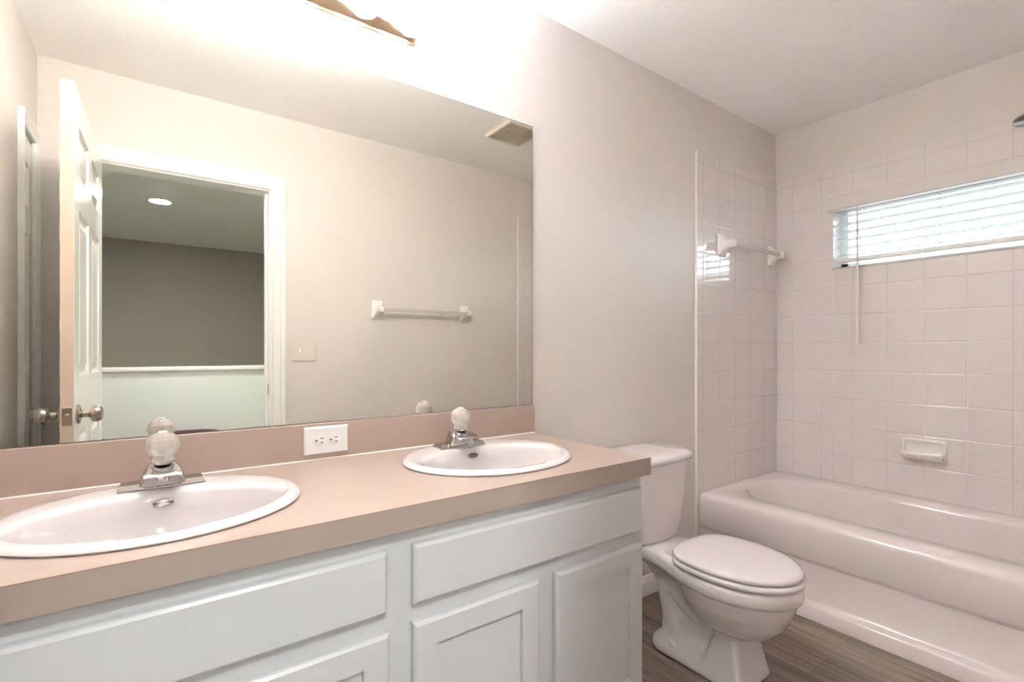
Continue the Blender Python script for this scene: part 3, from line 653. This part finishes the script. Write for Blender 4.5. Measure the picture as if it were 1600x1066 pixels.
obj('bolt_cap', lathe([(0.0, 0.0), (0.014, 0.0), (0.014, 0.010), (0.010, 0.017), (0.0, 0.019)], (tx - 0.082, 1.10, FZ + 0.040), 'z', 20), M['china'], tl, smooth=True)
def tank_ring(a, y0, y1, r, z, bow):
    pts = []
    for (x, y, zz) in rrect(tx - a, tx + a, y0, y1, r, z, 7):
        u = (x - tx) / a; f = max(0, (y1 - y) / (y1 - y0))
        pts.append((x, y - bow * (1 - u * u) * f, zz))
    # densify the front edge so that it bows
    out = []
    for i, p in enumerate(pts):
        q = pts[(i + 1) % len(pts)]; out.append(p)
        if abs(q[0] - p[0]) > 0.08:
            for k in range(1, 12):
                t = k / 12; x = p[0] + (q[0] - p[0]) * t; front = (p[1] + q[1]) / 2 < (y0 + y1) / 2
                u = (x - tx) / a
                out.append((x, (y0 - bow * (1 - u * u)) if front else y1, z))
    return out
obj('tank', loft([tank_ring(0.128, 1.225, 1.420, 0.035, 0.4065, 0.022), tank_ring(0.138, 1.220, 1.424, 0.035, 0.418, 0.024), tank_ring(0.160, 1.216, 1.428, 0.035, 0.54, 0.026), tank_ring(0.176, 1.213, 1.430, 0.035, 0.66, 0.027), tank_ring(0.184, 1.212, 1.430, 0.035, 0.708, 0.028)]), M['china'], tl, smooth=True, ang=50)
obj('tank_lid', loft([tank_ring(0.190, 1.208, 1.436, 0.04, 0.7085, 0.028), tank_ring(0.202, 1.200, 1.440, 0.045, 0.713, 0.03), tank_ring(0.205, 1.197, 1.440, 0.045, 0.724, 0.03), tank_ring(0.200, 1.202, 1.438, 0.045, 0.735, 0.03), tank_ring(0.186, 1.215, 1.430, 0.04, 0.741, 0.028), tank_ring(0.12, 1.25, 1.40, 0.04, 0.743, 0.02)]), M['china'], tl, smooth=True, ang=60)

# ------------------------------------------------------------ hallway beyond the doorway (seen in the mirror)
HX0, HX1, HY0, HYT = -1.6, 2.6, -4.34, YB - 0.115
struct(obj('ceiling_hall', B((HX0 - 0.1, HX1 + 0.1, HY0 - 0.1, HYT, H, H + 0.1)), M['hall_white']))
struct(obj('floor_hall', B((HX0 - 0.1, HX1 + 0.1, HY0 - 0.1, YB - 0.06, FZ - 0.12, FZ - 0.001)), M['carpet']))
struct(obj('wall_hall_near', B((HX0 - 0.1, XL - 0.12, HYT, HYT + 0.115, FZ, H)), M['hall']))
struct(obj('wall_hall_far', B((HX0 - 0.1, HX1 + 0.1, HY0 - 0.1, HY0, FZ, H)), M['hall']))
struct(obj('wall_hall_left', B((HX0 - 0.1, HX0, HY0, HYT, FZ, H)), M['hall']))
struct(obj('wall_hall_right', B((HX1, HX1 + 0.1, HY0, HYT, FZ, H)), M['hall']))
HW = -1.10
hw = struct(obj('wall_half', B((HX0, HX1, HW - 0.11, HW, FZ, 1.012)), M['hall_white']))
obj('wall_cap', B((HX0, HX1, HW - 0.125, HW + 0.015, 1.012, 1.038)), M['trim'], hw, bevel=0.004)
def recessed(x, y, label):
    rl = thing('recessed_light', (x, y, H), label, 'ceiling light', 'hallway downlights')
    obj('trim_ring', lathe([(0.060, 0.0), (0.088, 0.0), (0.088, -0.003), (0.080, -0.006), (0.062, -0.004), (0.060, -0.001)], (x, y, H), 'z', 36), M['trim'], rl, smooth=True)
    obj('lens', lathe([(0.0, -0.0010), (0.074, -0.0012), (0.074, -0.0068), (0.0, -0.0075)], (x, y, H), 'z', 36), M['can'], rl, smooth=True)
    return rl
recessed(0.046, -2.32, 'round lit recessed ceiling light in the hallway, seen in the mirror')
recessed(0.30, -0.62, 'added unseen recessed light outside the bathroom doorway, brightening the cabinets and half wall')  # added downlight, out of view, fills the half wall and cabinet fronts
hb = thing('bench_stand_in', (-0.1, -0.92, FZ), 'dark maroon bench-shaped stand-in for an unidentified form by the white half wall, low in the mirror', 'bench')  # bench shape stands in for an unidentified maroon strip
bm = bmesh.new(); rings = []
N = 34
for k in range(N + 1):
    x = -0.62 + 1.03 * k / N
    h = 0.036 * math.exp(-((x - 0.20) / 0.19) ** 4) + 0.024 * math.exp(-((x + 0.37) / 0.17) ** 4) + 0.002 * math.sin(17 * x) - 0.015
    e = 0.6 if k in (0, N) else 1.0
    rings.append([(x, -1.09, 0.50), (x, -0.74, 0.50), (x, -0.728, 0.53), (x, -0.745, 0.50 + (0.085 + h) * e), (x, -0.86, 0.50 + (0.098 + h) * e), (x, -1.0, 0.50 + (0.098 + h) * e), (x, -1.08, 0.50 + (0.090 + h) * e)])
obj('padded_seat', loft(rings), M['maroon'], hb, smooth=True, ang=60)
obj('bench_frame', B((-0.62, 0.41, -1.09, -0.74, 0.45, 0.50)), M['wood'], hb, bevel=0.004)
for x in (-0.60, 0.36):
    for y in (-1.08, -0.79):
        obj('leg', B((x, x + 0.04, y, y + 0.04, FZ, 0.45)), M['wood'], hb, bevel=0.003)
